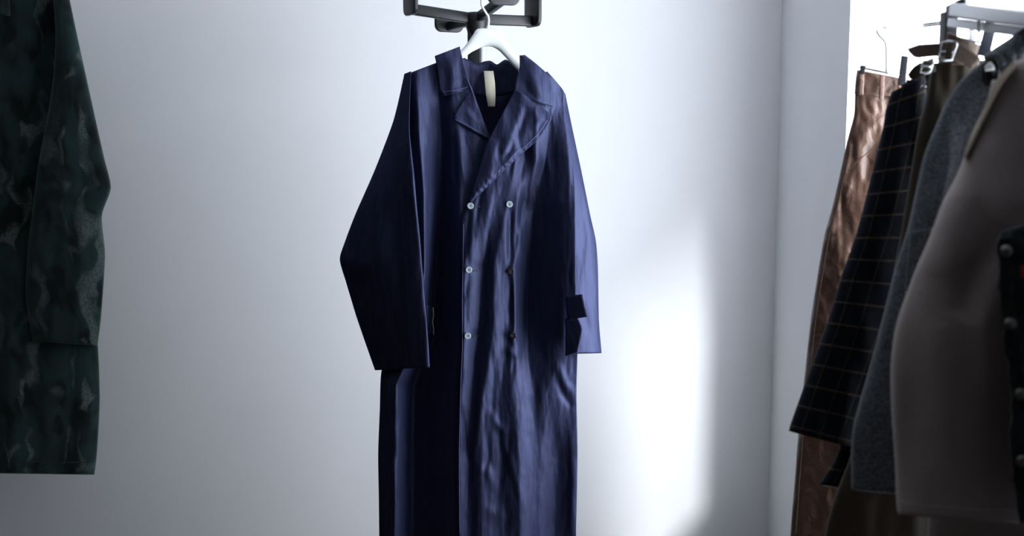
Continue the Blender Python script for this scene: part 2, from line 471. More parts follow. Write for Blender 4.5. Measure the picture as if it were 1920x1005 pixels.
for (px, py, Y, ht_, ph_) in ((770, 17, 3.09, .029, .10), (999, 40, 3.245, .029, .10), (944, -2, 3.00, .026, .10), (842, 50, 3.33, .026, .058)):
    e = pt(px, py, Y)
    d = Vector((e.x - hub.x, e.y - hub.y, 0))
    a = bar('arm', hub, e, .018, ht_, M_black, stand, .004)
    plate(e, d, a, ht=ph_)
# thick junction where the arms meet the pole
lathe('hub', (hub.x, 3.17, hub.z - .05), (0, 0, 1), [(.020, 0), (.026, .02), (.030, .035), (.030, .062), (.024, .068)], M_black, stand, 24)

# ------------------------------------------------------------------ navy coat and its hanger
CY = 3.0
hroot = pt(918, 55, CY)
hanger = thing('coat_hanger', 'white wooden coat hanger holding up the long navy coat', 'hanger', hroot)
top = [(776, 150), (820, 121), (863, 95), (878, 78), (888, 63), (895, 54), (918, 53), (939, 57), (946, 69), (957, 87), (976, 108), (1010, 140), (1042, 170)]
bot = [(778, 166), (820, 143), (869, 109), (884, 98), (896, 92), (905, 88), (918, 87), (928, 90), (938, 97), (950, 110), (970, 131), (1008, 157), (1040, 182)]
def hang(name, top, bot, Y, mt, parent, th_=.016, lean=0, Yf=None):
    n = 60; a = poly(top, n); c = poly(bot, n); V = []; K = 9
    for j in range(n):
        if Yf: Y = Yf(j/(n-1))
        for k in range(4*3):
            an = 2*math.pi*k/12; q = .5 - .5*math.cos(an)
            sg = math.copysign(abs(math.sin(an))**.5, math.sin(an))
            px = a[j,0]*(1-q) + c[j,0]*q; py = a[j,1]*(1-q) + c[j,1]*q
            V.append(pt(px, py, Y - sg*th_/2 - lean*abs(j/(n-1)-.5)))
    m_ = 12
    Fc = [(i*m_+k, i*m_+(k+1) % m_, (i+1)*m_+(k+1) % m_, (i+1)*m_+k) for i in range(n-1) for k in range(m_)]
    Fc += [tuple(reversed(range(m_))), tuple((n-1)*m_+k for k in range(m_))]
    return link(name, V, Fc, mt, parent, None, True)
hang('shoulder_bar', top, bot, CY, M_whitepl, hanger, .018)
cd = [(915, 56, 0), (916, 34, 0), (911, 24, 0), (904, 12, 0), (903, 2, .005), (906, -8, .005), (917, -18, .01), (929, -22, .01), (938, -14, .01), (940, -6, .01)]
wire('hook', [pt(x, y, CY - h) for x, y, h in cd], .0031, M_whitepl, hanger, 10, res=4)

coat = thing('trench_coat', 'long navy double-breasted trench coat on a white hanger, centre of the wall', 'coat', pt(900, 1140, CY))

def crinkle(px, py, s=0):
    return .0022*nz(px/18+s, py/110, s) + .0014*nz(px/9, py/40, s+5) + .0008*nz(px/5, py/14, s+9)
# --- back panel
def hb(px, py, u, v):
    return -.055*math.sin(math.pi*min(1, max(0, u)))**.6 - .03 + .02*nz(px/35, py/400, 2)
sheet('back_panel', [(760, 141), (766, 250), (768, 400), (760, 600), (722, 700), (714, 850), (712, 1140)],
      [(1056, 176), (1064, 260), (1070, 400), (1073, 600), (1076, 700), (1079, 850), (1077, 1140)], CY, hb, M_navy_in, coat, 70, 120)
# neck band: the inside of the collar behind the label
nb_top = [(864, 106), (880, 113), (895, 119), (908, 115), (920, 114), (932, 121), (942, 115), (950, 112), (972, 126)]
nb_bot = [(868, 150), (880, 176), (895, 180), (908, 182), (920, 182), (932, 181), (942, 180), (955, 176), (974, 172)]
sheet('neck_band', nb_top, nb_bot, CY, lambda px, py, u, v: -.050 + .05*abs(v-.5)*1.2 + .004*nz(px/9, py/20, 3), M_navy, coat, 10, 40)

# --- under front (wearer's right), seen left of the placket
kL0 = knots([
 (90,  [(750, 0.5), (780, 1.5), (815, 2.5), (850, 2.0), (880, 1.5), (960, .8)]),
 (180, [(750, 0.5), (782, 4.2), (822, 1.6), (848, 3.2), (880, 2.6), (960, 1.2)]),
 (260, [(755, 1.0), (786, 5.6), (828, 1.2), (858, 3.8), (872, 3.6), (960, 1.5)]),
 (360, [(760, 1.5), (794, 6.6), (826, 0.4), (862, 4.6), (876, 4.0), (960, 2.0)]),
 (500, [(765, 1.5), (796, 6.4), (818, -.6), (866, 4.8), (880, 4.4), (960, 2.5)]),
 (640, [(730, 0.5), (784, 5.8), (812, -1.0), (862, 5.0), (880, 4.4), (960, 2.5)]),
 (720, [(713, 0.5), (742, 5.6), (776,-1.4), (858, 4.6), (880, 4.4), (960, 2.5)]),
 (860, [(709, 0.5), (741, 5.4), (774,-1.8), (856, 4.6), (880, 4.2), (960, 2.5)]),
 (1140,[(711, 0.5), (740, 5.2), (772,-2.0), (856, 4.6), (880, 4.2), (960, 2.5)])])
KS = 1.45
kL = lambda x, y: kL0(x, y) * KS
sL = strokes([
 ([(862, 240), (866, 300), (872, 350)], 5, .8), ([(848, 250), (853, 320), (862, 372)], 4, -.7),
 ([(843, 190), (846, 260), (850, 330)], 5, .7), ([(800, 150), (803, 220), (806, 300)], 6, .5),
 ([(745, 770), (739, 830), (742, 900)], 5, -.9), ([(752, 700), (757, 780), (755, 860)], 5, .6),
 ([(735, 860), (740, 920), (738, 1005)], 6, .5), ([(722, 700), (728, 800), (724, 900)], 5, -.6),
 ([(745, 930), (752, 960), (748, 1000)], 6, .7)])
L_left = [(757, 141), (764, 200), (768, 300), (772, 400), (772, 560), (745, 640), (716, 692), (712, 770), (709, 850), (710, 920), (711, 1005), (712, 1140)]
L_right = [(864, 100), (884, 165), (918, 258), (925, 330), (930, 400), (930, 560), (930, 640), (930, 700), (930, 850), (930, 920), (930, 1005), (930, 1140)]
sheet('front_panel', L_left, L_right, CY, lambda px, py, u, v: kL(px, py) + sL(px, py) + crinkle(px, py), M_navy, coat, 80, 210)

# --- over front (wearer's left) with the button placket
kR0 = knots([
 (90,  [(860, 2.0), (900, 2.0), (930, 2.2), (955, 2.0), (975, 1.8), (1000, 2.0), (1030, 1.5), (1056, .5), (1066, 0)]),
 (200, [(860, 3.0), (900, 3.5), (940, 4.0), (960, 3.6), (980, 3.2), (1005, 3.8), (1034, 2.6), (1056, 1.5), (1066, 0.2)]),
 (300, [(890, 4.6), (925, 5.0), (950, 4.8), (965, 4.6), (985, 3.2), (1006, 4.0), (1024, 2.4), (1066, 4.8), (1076, 4.2)]),
 (380, [(872, 5.2), (905, 5.4), (925, 5.2), (950, 5.0), (970, 4.4), (984, 2.6), (1002, 2.6), (1068, 7.2), (1078, 7.4)]),
 (500, [(862, 5.6), (870, 6.6), (906, 4.8), (926, 6.3), (952, 5.3), (962, 5.6), (990, 1.8), (1066, 8.0), (1078, 8.6)]),
 (600, [(861, 5.6), (870, 6.6), (900, 4.9), (926, 6.5), (954, 5.2), (964, 5.8), (988, 1.8), (1060, 7.6), (1082, 8.2)]),
 (670, [(860, 5.6), (868, 6.5), (890, 5.0), (918, 6.5), (950, 5.4), (964, 5.9), (990, 3.4), (1050, 5.6), (1081, 5.0)]),
 (740, [(857, 5.6), (864, 6.4), (885, 5.2), (906, 6.4), (938, 5.6), (962, 6.1), (1002, 4.4), (1022, 4.9), (1081, 3.5)]),
 (860, [(855, 5.6), (861, 6.3), (878, 5.3), (902, 6.3), (936, 5.4), (972, 6.3), (1006, 4.2), (1046, 2.2), (1081, 3.2)]),
 (1140,[(856, 5.6), (862, 6.3), (878, 5.5), (905, 6.6), (936, 5.8), (978, 6.4), (1006, 4.2), (1034, 1.6), (1078, 3.4)])])
kR = lambda x, y: kR0(x, y) * KS
sR = strokes([
 ([(957, 392), (956, 440), (958, 500)], 4, -.9), ([(959, 518), (958, 570), (961, 622)], 4, -.9),
 ([(946, 395), (948, 450), (946, 500)], 6, .5), ([(968, 400), (975, 450), (982, 510)], 6, .6),
 ([(975, 255), (962, 300), (948, 340)], 5, -.5), ([(990, 300), (972, 360), (966, 420)], 6, .5),
 ([(925, 345), (915, 400), (905, 460)], 6, .6), ([(905, 350), (895, 400), (888, 450)], 4, -.5),
 ([(882, 392), (876, 440), (876, 498)], 4, -.5), ([(879, 514), (871, 560), (876, 622)], 4, -.6),
 ([(888, 506), (905, 500), (920, 470)], 6, -.4), ([(885, 630), (900, 625), (915, 600)], 5, -.4),
 ([(963, 640), (964, 680), (960, 720)], 4, -.8), ([(950, 650), (958, 662), (972, 668)], 5, .7),
 ([(930, 660), (925, 720), (920, 790)], 6, -.5), ([(905, 720), (897, 800), (885, 870)], 6, .8),
 ([(918, 770), (935, 800), (950, 812)], 6, .7), ([(912, 800), (916, 850), (905, 900)], 5, -.7),
 ([(935, 800), (942, 860), (938, 930)], 6, -.8), ([(955, 800), (952, 850), (946, 900)], 5, -.6),
 ([(940, 815), (962, 880), (985, 960)], 6, .5),
 ([(885, 880), (915, 885), (930, 920)], 8, .5), ([(900, 950), (930, 965), (955, 950)], 10, .5),
 ([(865, 760), (872, 820), (866, 900)], 4, -.6), ([(870, 820), (882, 870), (876, 950)], 5, -.5),
 ([(1015, 720), (1022, 800), (1018, 880)], 7, .5),
 ([(1045, 680), (1060, 720), (1078, 745)], 6, .8), ([(1040, 700), (1056, 740), (1074, 765)], 5, -.7),
 ([(1070, 800), (1074, 900), (1072, 1005)], 6, .9), ([(1030, 560), (1050, 600), (1060, 650)], 9, .4),
 ([(1000, 200), (1003, 280), (1006, 360)], 7, .5), ([(1020, 230), (1028, 300), (1034, 380)], 7, .5),
 ([(943, 930), (950, 970), (944, 1005)], 7, -.8), ([(965, 700), (985, 800), (990, 900)], 12, .3)])
def hR(px, py, u, v):
    e = kR(px, py) + sR(px, py) + crinkle(px, py, 4)
    if py > 385: e -= .006 * max(0, 1 - (u * 220 / 7)) ** 2      # the placket edge rolls under
    return e
R_left = [(966, 160), (956, 196), (916, 262), (898, 320), (880, 380), (864, 412), (862, 500), (860, 560), (861, 650), (858, 720), (854, 850), (855, 950), (857, 1005), (858, 1140)]
R_right = [(1026, 134), (1044, 154), (1060, 178), (1068, 240), (1075, 290), (1078, 360), (1079, 480), (1080, 560), (1085, 610), (1083, 660), (1081, 740), (1083, 850), (1080, 1005), (1078, 1140)]
Rf = sheet('front_panel', R_left, R_right, CY, hR, M_navy, coat, 110, 250)
# --- left sleeve (photo left)
def fS(px, py, u, v):
    return (.006*nz(px/28, py/150, 7)+ .003*nz(px/12, py/60, 8) + sS(px, py) + crinkle(px, py, 9)*.7)
sS = strokes([([(770, 250), (778, 360), (789, 460), (800, 640)], 6, .35), ([(645, 487), (675, 500), (700, 495)], 10, .7), ([(650, 515), (672, 535), (700, 540)], 8, -.6),
  ([(765, 160), (760, 240), (764, 330)], 6, .4), ([(700, 360), (706, 440), (700, 520)], 16, .6), ([(740, 330), (742, 450), (735, 600)], 14, -.5), ([(680, 560), (715, 600), (730, 660)], 12, .4)])
tube('sleeve', [(758, 139), (738, 225), (703, 318), (667, 400), (646, 455), (637, 487), (649, 530), (667, 590), (684, 640), (703, 694)],
     [(771, 134), (768, 240), (777, 330), (783, 400), (788, 450), (791, 490), (795, 540), (799, 590), (803, 640), (806, 689)],
     CY, lambda v: .022 + .050*min(1, v*2.5), lambda v: .010 + .014*min(1, v*3) , fS, M_navy, coat, 84, 150, tilt=lambda v: .15*min(1, .25 + v*3))
# --- right sleeve, behind the body's side fold
fS2 = strokes([([(1100, 330), (1108, 430), (1104, 540)], 6, .5), ([(1092, 560), (1098, 600), (1110, 640)], 5, -.5), ([(1112, 480), (1118, 560), (1116, 640)], 5, .4)])
tube('sleeve', [(1040, 160), (1042, 240), (1044, 320), (1040, 400), (1040, 450), (1040, 500), (1045, 600), (1060, 664)],
     [(1060, 176), (1073, 240), (1090, 320), (1106, 400), (1117, 450), (1121, 500), (1123, 600), (1128, 662)],
     CY, lambda v: -.004 - .012*v, lambda v: .010 + .026*min(1, v*3), lambda px, py, u, v: fS2(px, py) + crinkle(px, py, 3), M_navy, coat, 60, 130, tilt=lambda v: -.05)
# hem stitches on both cuffs
def stitch(parent, pts, Y, hf, r=.0007, name='stitching', mt=None):
    P = poly(pts, max(12, len(pts)*8)); wire(name, [pt(x, y, Y - hf(x, y)) for x, y in P], r, mt or M_thread, parent, 6)
# --- collar and lapels: leaves that stand off the body
def leaf(name, A, B, base, mt, nu=22, nv=34, lift=.004, label=None, par=None, folds=None, pucker=False):
    def h(px, py, u, v):
        pk = 0
        if pucker:
            q = ((px-884)*-94 - (py-378)*103) / 139.4 if False else abs((px-884)*(-94) - (py-378)*100) / 137.2
            al = ((px-884)*100 + (py-378)*(-94)) / 137.2
            if -5 < al < 145: pk = .0022 * math.exp(-(q-5)**2/50) * (nz(al/7, q/14, 3) + .35*math.sin(al*.55 + 5*nz(al/22, q/9, 3)))
        return pk + base(px, py) + lift*math.sin(math.pi*u)*.7 + (folds(px, py) if folds else 0) + .6*crinkle(px, py, 12)
    return sheet(name, A, B, CY, h, mt, par or coat, nu, nv, .0022, label)
fc1 = strokes([([(845, 110), (850, 150), (842, 172)], 6, .35), ([(862, 120), (866, 150), (862, 170)], 5, -.3)])
leaf('collar', [(815, 105), (820, 130), (823, 155), (826, 170), (833, 180)], [(862, 87), (867, 108), (873, 130), (879, 150), (882, 167)],
     lambda x, y: max(.034 + .014*(y-87)/90, kL(x, y) + .008), M_navy, folds=fc1)
leaf('lapel', [(868, 140), (880, 168), (864, 196), (848, 222)], [(884, 162), (893, 188), (905, 222), (918, 263)],
     lambda x, y: max(.050, kL(x, y) + .009), M_navy, folds=strokes([([(870, 205), (885, 220), (905, 235)], 5, .35), ([(860, 218), (880, 236), (905, 252)], 3, -.2)]))
fc2 = strokes([([(990, 130), (1005, 160), (1018, 185)], 7, .5), ([(980, 150), (990, 170), (1008, 188)], 5, -.4), ([(1015, 150), (1025, 175), (1030, 195)], 6, .3)])
leaf('collar', [(974, 104), (974, 128), (968, 150), (966, 172), (985, 183)], [(984, 103), (1006, 120), (1030, 143), (1037, 170), (1038, 201)],
     lambda x, y: max(.040, kR(x, y) + .016), M_navy, folds=fc2)
leaf('lapel', [(966, 168), (950, 198), (934, 228), (917, 262), (904, 300), (893, 335), (879, 379)],
     [(992, 182), (1020, 203), (1034, 222), (1012, 258), (984, 284), (943, 322), (884, 380)],
     lambda x, y: max(.062, kR(x, y) + .008), M_navy, 50, 110, .010, pucker=True,
     folds=strokes([([(975, 195), (965, 240), (948, 290)], 8, .6), ([(990, 200), (978, 235), (965, 262)], 6, -.7), ([(1000, 205), (1010, 225), (1000, 245)], 6, .5),
                    ([(965, 262), (955, 285), (945, 300)], 5, -.7), ([(930, 262), (922, 290), (910, 330)], 7, .4), ([(984, 276), (960, 292), (944, 312)], 4, .6), ([(940, 255), (935, 285), (938, 305)], 5, -.5)]))
# edge stitching on the long lapel and placket
stitch(coat, [(1026, 226), (1006, 254), (980, 278), (941, 314), (893, 364)], CY, lambda x, y: max(.062, kR(x, y) + .008) + .0045)
stitch(coat, [(869, 420), (868, 500), (867, 560), (867, 650), (864, 720), (861, 850), (862, 1000)], CY, lambda x, y: hR(x, y, .2, 0) + .0015)
stitch(coat, [(853, 224), (885, 240), (913, 256)], CY, lambda x, y: max(.050, kL(x, y) + .009)+.003)
stitch(coat, [(830, 172), (856, 169), (878, 163)], CY, lambda x, y: max(.046, kL(x, y) + .010)+.002)
# pocket welt with pale tack, left of the placket
sheet('pocket_welt', [(800, 572), (801, 632)], [(813, 574), (814, 628)], CY, lambda px, py, u, v: kL(px, py) + .012, M_navy, coat, 6, 12, .002)
wire('pocket_tack', [pt(x, y, CY - kL(x, y) - .016) for x, y in ((812, 577), (813, 590), (811, 604), (813, 617), (813, 627))], .0011, M_label, coat, 6, label='pale tacking thread on the pocket edge')
# belt keeper at the side seam
sheet('belt_keeper', [(1060, 556), (1062, 580), (1064, 600)], [(1091, 552), (1096, 575), (1101, 594)], CY, lambda px, py, u, v: .130 + .02*u, M_navy_in, coat, 10, 10, .003)
sheet('side_flap', [(1060, 596), (1060, 630), (1060, 668)], [(1083, 598), (1091, 618), (1082, 660)], CY, lambda px, py, u, v: .127 + .015*u, M_navy_in, coat, 10, 10, .003)
# label loop inside the neck
def hl(px, py, u, v): return -.030 + .040*math.sin(v*2.2)**1 + .004*math.sin(u*3.14)
sheet('neck_label', [(907, 133), (909, 155), (911, 178), (915, 200)], [(925, 133), (928, 155), (929, 178), (928, 200)], CY, hl, M_label, coat, 12, 30, .0012, 'cream cotton loop label', [])
# buttons and buttonholes
def button(px, py, white):
    h = max(hR(px, py, .5, 0), hR(px+6, py, .5, 0), hR(px-6, py, .5, 0)) + .0035
    c = pt(px, py, CY - h); n = Vector((.10, -1, .05)).normalized()
    r = .0086
    o = lathe('button', c, n, [(r*.86, -.0015), (r, 0), (r, .0012), (r*.86, .0026), (r*.66, .0017), (r*.2, .0014)], M_shell if white else M_darkbtn, coat, 28,
              'pale pearly button' if white else 'dark horn button')
    u = n.orthogonal().normalized(); v_ = n.cross(u)
    for k in range(4):
        a = R(45 + 90*k); lathe('thread_hole', c + n*.0014 + (u*math.cos(a)+v_*math.sin(a))*r*.24, n, [(r*.13, 0), (r*.13, .0005)], M_hole, o, 8)
    return h
for px, py, wh in ((882, 386, 1), (955, 383, 1), (879, 506, 1), (958, 509, 0), (877, 630, 1), (962, 629, 0)):
    button(px, py, wh)
for px, py in ((888, 387), (886, 507), (885, 630), (948, 509), (951, 630)):
    wire('buttonhole', [pt(px + d, py + .5, CY - hR(px + d, py, .5, 0) - .0012) for d in (0, 3, 6, 9, 12)], .0013, M_hole, coat, 6)

# ------------------------------------------------------------------ camouflage coat on the left
KY = 3.78
ctop = pt(60, -60, KY)
camo_c = thing('camouflage_coat', 'dark green camouflage fleece coat hanging at the left edge', 'coat', pt(40, 900, KY))
def fk(s, a=.012):
    return lambda px, py, u, v: a*nz(px/45+s, py/160, s) + a*.4*nz(px/18, py/60, s+3)
tube('body', [(-190, -20), (-205, 120), (-210, 400), (-215, 700), (-220, 884)],
     [(128, -20), (140, 120), (162, 400), (183, 640), (187, 750), (182, 848), (177, 890)], KY, lambda v: .03, lambda v: .035 + .04*min(1, v*2), fk(1, .02), M_camo, camo_c, 110, 130)
tube('sleeve', [(98, -30), (104, 60), (100, 140), (92, 200), (75, 290), (66, 350), (60, 400), (52, 470), (48, 560), (60, 640)],
     [(126, -25), (137, 30), (152, 100), (174, 200), (195, 295), (208, 352), (191, 405), (197, 478), (190, 590), (183, 648)],
     KY, lambda v: .085 + .03*math.sin(math.pi*v), lambda v: .02 + .035*min(1, v*3),
     lambda px, py, u, v: fk(4, .010)(px, py, u, v) + strokes([([(67, 345), (130, 362), (205, 357)], 10, 1.2), ([(80, 372), (140, 385), (190, 380)], 9, -.9)])(px, py), M_camo, camo_c, 70, 110)
tube('sleeve', [(-190, -25), (-215, 100), (-240, 300), (-235, 450), (-235, 650)],
     [(-160, -30), (-140, 100), (-130, 300), (-120, 450), (-115, 650)], KY, .06, .04, fk(9), M_camo, camo_c, 40, 60)
sheet('collar', [(-60, -50), (-50, -20), (-30, 20)], [(0, -75), (14, -30), (20, 30)], KY, lambda px, py, u, v: .115 + .01*math.sin(3*u), M_camo, camo_c, 14, 20, .004)
stitch(camo_c, [(18, 862), (100, 868), (176, 866)], KY, lambda x, y: .115, .0012, 'hem_seam', M_camo)
kh = thing('coat_hanger', 'dark hanger inside the camouflage coat at the left edge', 'hanger', pt(-30, -60, KY))
hang('shoulder_bar', [(-175, -5), (-90, -45), (-30, -70), (40, -45), (115, -5)], [(-175, 15), (-90, -22), (-30, -40), (40, -22), (115, 15)], KY - .03, M_black, kh, .02)
kp = pt(-30, -150, KY)
wire('hook', [pt(-30, -60, KY-.03), pt(-30, -110, KY-.03), pt(-20, -128, KY-.03), pt(-12, -148, KY-.03), pt(-22, -170, KY-.03), pt(-40, -165, KY-.03)], .0024, M_chrome, kh, 8, res=4)
peg = pt(-24, -161, KY - .03)
lathe('wall_peg', (peg.x, WY, peg.z), (0, -1, 0), [(.02, 0), (.02, .006), (.006, .01), (.006, .26), (.011, .265), (.011, .275)], M_black, None, 20)
setup(bpy.data.objects['wall_peg'], 'black metal wall peg above the camouflage coat', 'peg')

M_gapshade = mat('slot_shadow_grey', (.05, .052, .06), .6)[0]
# ------------------------------------------------------------------ garment rack on the right
RX = .715
def rz(y): return 1.690 + (y - 1.85) * .135        # the rail drops towards the room
rack = thing('clothes_rack', 'black post and pale metal rails of the clothes rack by the window', 'clothes rack', (RX, 1.87, 0))
pp = pt(1781, 45, 1.90); PX = pp.x
box('post', (PX - .012, 1.885, .02), (PX + .008, 1.915, pt(1780, 22, 1.9).z), M_black, rack, .002)
bar('end_cap', pt(1779, 24, 1.90), pt(1803, 12, 1.80), .012, .022, M_black, rack, .002)
bar('upper_rail', pt(1797, 17, 1.83), pt(1990, 42, 1.50), .030, .020, M_alu, rack, .002, label='pale metal rail with a square section')
bar('gap_shadow_bar', pt(1797, 30, 1.835), pt(1990, 55, 1.505), .022, .004, M_gapshade, rack, 0, label='dark bar painted as the shadow gap between the two rails')  # solid dark bar, the shadow between the rails put into its colour
bar('lower_rail', pt(1789, 42, 1.86), pt(1990, 68, 1.56), .024, .014, M_alu, rack, .002, label='thinner pale rail under the upper one')
bar('top_stub', pt(1808, 8, 1.815), pt(1808, -12, 1.815), .010, .010, M_alu, rack, .001)
bar('tie_plate', pt(1822, 38, 1.80), pt(1822, 75, 1.80), .008, .004, M_alu, rack, .0005, up=Vector((0, 1, 0)))
e1 = pt(1990, 42, 1.50); e2 = Vector((e1.x, 1.0, e1.z - .06))
bar('upper_rail', e1, e2, .030, .020, M_alu, rack, .002)
box('post', (e2.x - .012, .99, .02), (e2.x + .012, 1.015, e2.z + .01), M_black, rack, .002)
box('foot', (PX - .16, 1.885, 0), (PX + .14, 1.915, .02), M_black, rack, .003)
box('foot', (e2.x - .2, .99, 0), (e2.x + .15, 1.015, .02), M_black, rack, .003)
box('floor_rail', (RX - .012, 1.0, .02), (RX + .012, 1.9, .04), M_black, rack, .003)
arod = wire('rear_rod', [pt(1790, 40, 1.88), pt(1652, 58, 2.28)], .004, M_acryl, rack, 12, label='clear acrylic extension rod')

def clip_hanger(label, Y, bar_px, clips, hook, hmat):
    t = thing('clip_hanger', label, 'hanger', pt(bar_px[0][0], bar_px[0][1], Y))
    wire('crossbar', [pt(x, y, Y) for x, y in bar_px], .0022, M_chrome, t, 8)
    for quad, hh, *mm in clips:
        V = [pt(x, y, Y - hh - o_) for o_ in (0, .004) for x, y in quad]
        Fc = [(3,2,1,0), (4,5,6,7), (0,1,5,4), (1,2,6,5), (2,3,7,6), (3,0,4,7)]
        link('clip', V, Fc, mm[0] if mm else hmat, t, None, True, [('bevel', .001)])
    wire('hook', [pt(x, y, Y) for x, y in hook], .0022, M_chrome, t, 8, res=4)
    return t

M_gun = mat('gunmetal', (.06, .065, .085), .42, metal=.4)[0]
# --- tan coated trousers, farthest
TY = 2.24
tan = thing('trousers', 'tan coated cotton trousers at the far end of the rack', 'trousers', pt(1540, 1100, TY))
ftan = strokes([([(1655, 225), (1625, 245), (1610, 262)], 5, .35), ([(1645, 255), (1628, 300), (1622, 350)], 7, -.6), ([(1600, 250), (1583, 330), (1570, 390)], 4, .4),
   ([(1585, 340), (1590, 352), (1588, 370)], 6, .5), ([(1632, 185), (1650, 205), (1668, 215)], 5, -.5), ([(1615, 210), (1640, 225), (1660, 228)], 5, .5), ([(1560, 400), (1556, 440), (1560, 470)], 8, .5),
   ([(1545, 430), (1556, 440), (1566, 438)], 4, -.4), ([(1535, 500), (1548, 512), (1556, 530)], 6, .4), ([(1532, 560), (1522, 700), (1512, 860)], 7, .5), ([(1640, 170), (1636, 195), (1640, 212)], 4, .4), ([(1655, 172), (1652, 195), (1656, 214)], 4, .4)])
LT = [(1603, 168), (1601, 215), (1588, 265), (1574, 330), (1560, 390), (1546, 440), (1532, 520), (1520, 600), (1509, 700), (1498, 800), (1490, 900), (1482, 1000), (1478, 1100)]
RT = [(1708, 172), (1712, 215), (1710, 265), (1706, 330), (1700, 390), (1692, 440), (1672, 520), (1655, 600), (1640, 700), (1630, 800), (1622, 900), (1618, 1000), (1615, 1100)]
tube('leg', LT, RT, TY, .01, lambda v: .020 + .014*math.sin(math.pi*v), lambda px, py, u, v: ftan(px, py) + .006*nz(px/22, py/90, 3) + .003*nz(px/9, py/22, 5), M_tan, tan, 90, 170, tilt=lambda v: -.01 + .14*v)
tube('leg', [(x+14, y) for x, y in LT], [(x+22, y) for x, y in RT], TY + .055, .0, .022, lambda px, py, u, v: .004*nz(px/22, py/90, 8), M_tan, tan, 40, 60)
tube('waistband', [(1607, 131), (1604, 150), (1602, 176)], [(1706, 150), (1708, 165), (1710, 182)], TY, .012, .026, lambda px, py, u, v: .003*nz(px/12, py/12, 2), M_tan, tan, 60, 14, thick=.003)
for x, y in ((1612, 131), (1650, 140), (1684, 147)):
    sheet('belt_loop', [(x, y), (x-1, y+24), (x-2, y+46)], [(x+9, y+1), (x+8, y+25), (x+7, y+47)], TY, lambda px, py, u, v: .046 + .004*math.sin(3.14*v), M_tan, tan, 4, 10, .002)
stitch(tan, [(1607, 178), (1640, 181), (1680, 190), (1706, 196)], TY, lambda x, y: .043, .0008, 'waist_seam', M_brown)
stitch(tan, [(1598, 270), (1582, 335), (1568, 395), (1554, 445), (1541, 520), (1529, 600), (1518, 700), (1507, 800), (1499, 900), (1492, 1000)], TY, lambda x, y: .038, .0008, 'side_seam', M_brown)
stitch(tan, [(1668, 245), (1640, 275), (1610, 300), (1590, 320)], TY, lambda x, y: .048, .0008, 'pocket_seam', M_brown)
clip_hanger('steel trouser hanger with a black clip, holding the tan trousers', TY, [(1612, 126), (1710, 146)],
    [([(1690, 104), (1703, 106), (1697, 163), (1683, 160)], .045), ([(1614, 122), (1624, 124), (1620, 140), (1611, 138)], .045)],
    [(1662, 136), (1662, 90), (1658, 76), (1650, 68), (1645, 58), (1655, 50), (1664, 56)], mat('clip_black', (.006, .006, .010), .6, spec=.2)[0])

# --- checked wool coat
PY = 2.0
pc = thing('checked_coat', 'dark navy wool coat with tan windowpane check, beside the tan trousers', 'coat', pt(1660, 930, PY))
pl_L = [(1672, 172), (1661, 205), (1655, 240), (1631, 339), (1605, 439), (1577, 518), (1553, 598), (1516, 700), (1484, 790), (1479, 808)]
pl_R = [(1735, 142), (1738, 200), (1737, 260), (1729, 350), (1719, 430), (1703, 530), (1690, 620), (1664, 730), (1638, 812), (1632, 848)]
tube('sleeve', pl_L, pl_R, PY, .07, lambda v: .020 + .022*min(1, v*3), lambda px, py, u, v: .005*nz(px/30, py/140, 6), M_plaid, pc, 64, 120, thick=.003)
tube('body', [(1700, 150), (1690, 240), (1680, 400), (1640, 600), (1600, 760), (1565, 860), (1536, 908)],
     [(1850, 150), (1860, 260), (1862, 400), (1862, 600), (1864, 760), (1864, 900), (1866, 965)], PY, .02, lambda v: .02 + .03*min(1, v*2), lambda px, py, u, v: .008*nz(px/30, py/200, 1), M_plaid, pc, 80, 110, thick=.003)
tube('collar', [(1722, 128), (1718, 142), (1712, 158)], [(1790, 126), (1800, 142), (1806, 158)], PY, .03, .035, lambda px, py, u, v: 0, M_plaid, pc, 30, 8, thick=.003)
wire('hanging_chain', [pt(x, y, PY - .085) for x, y in ((1720, 166), (1725, 164), (1730, 160), (1733, 163), (1737, 161))], .0011, M_chrome, pc, 6, label='fine silver chain loop')
ph = thing('coat_hanger', 'hanger mostly hidden inside the checked wool coat', 'hanger', pt(1762, 130, PY))
hang('shoulder_bar', [(1690, 158), (1730, 138), (1762, 128), (1800, 138), (1845, 160)], [(1690, 166), (1730, 150), (1762, 140), (1800, 150), (1845, 168)], PY, M_black, ph, .012)
wire('hook', [pt(1762, 132, PY), pt(1762, 100, PY - .03), pt(1768, 80, PY - .07), pt(1778, 55, PY - .10), pt(1788, 30, PY - .13), pt(1800, 26, PY - .16)], .002, M_chrome, ph, 8, res=4)

# --- dark brown belted trousers
BY = 1.80
br = thing('trousers', 'dark brown belted trousers between the checked and grey coats', 'trousers', pt(1700, 1100, BY))
bl = [(1748, 118), (1742, 150), (1735, 190), (1722, 240), (1708, 320), (1692, 420), (1666, 560), (1640, 700), (1600, 840), (1566, 930), (1548, 1000), (1540, 1120)]
brr = [(1836, 112), (1838, 150), (1840, 190), (1842, 240), (1842, 320), (1842, 420), (1842, 560), (1842, 700), (1842, 840), (1840, 1000), (1838, 1120)]
tube('leg', bl, brr, BY, 0, lambda v: .018 + .016*min(1, v*2), lambda px, py, u, v: .006*nz(px/22, py/150, 3) + strokes([([(1770, 170), (1760, 240), (1752, 330)], 8, .5)])(px, py), M_brown, br, 60, 110)
tube('leg', [(x+10, y) for x, y in bl], [(x+16, y) for x, y in brr], BY + .05, 0, .018, lambda px, py, u, v: 0, M_brown, br, 30, 40)
tube('waistband', [(1776, 61), (1773, 88), (1766, 122)], [(1838, 84), (1836, 104), (1834, 122)], BY, .0, .022, lambda px, py, u, v: .003*nz(px/12, py/20, 2), M_belt, br, 40, 14, thick=.003)
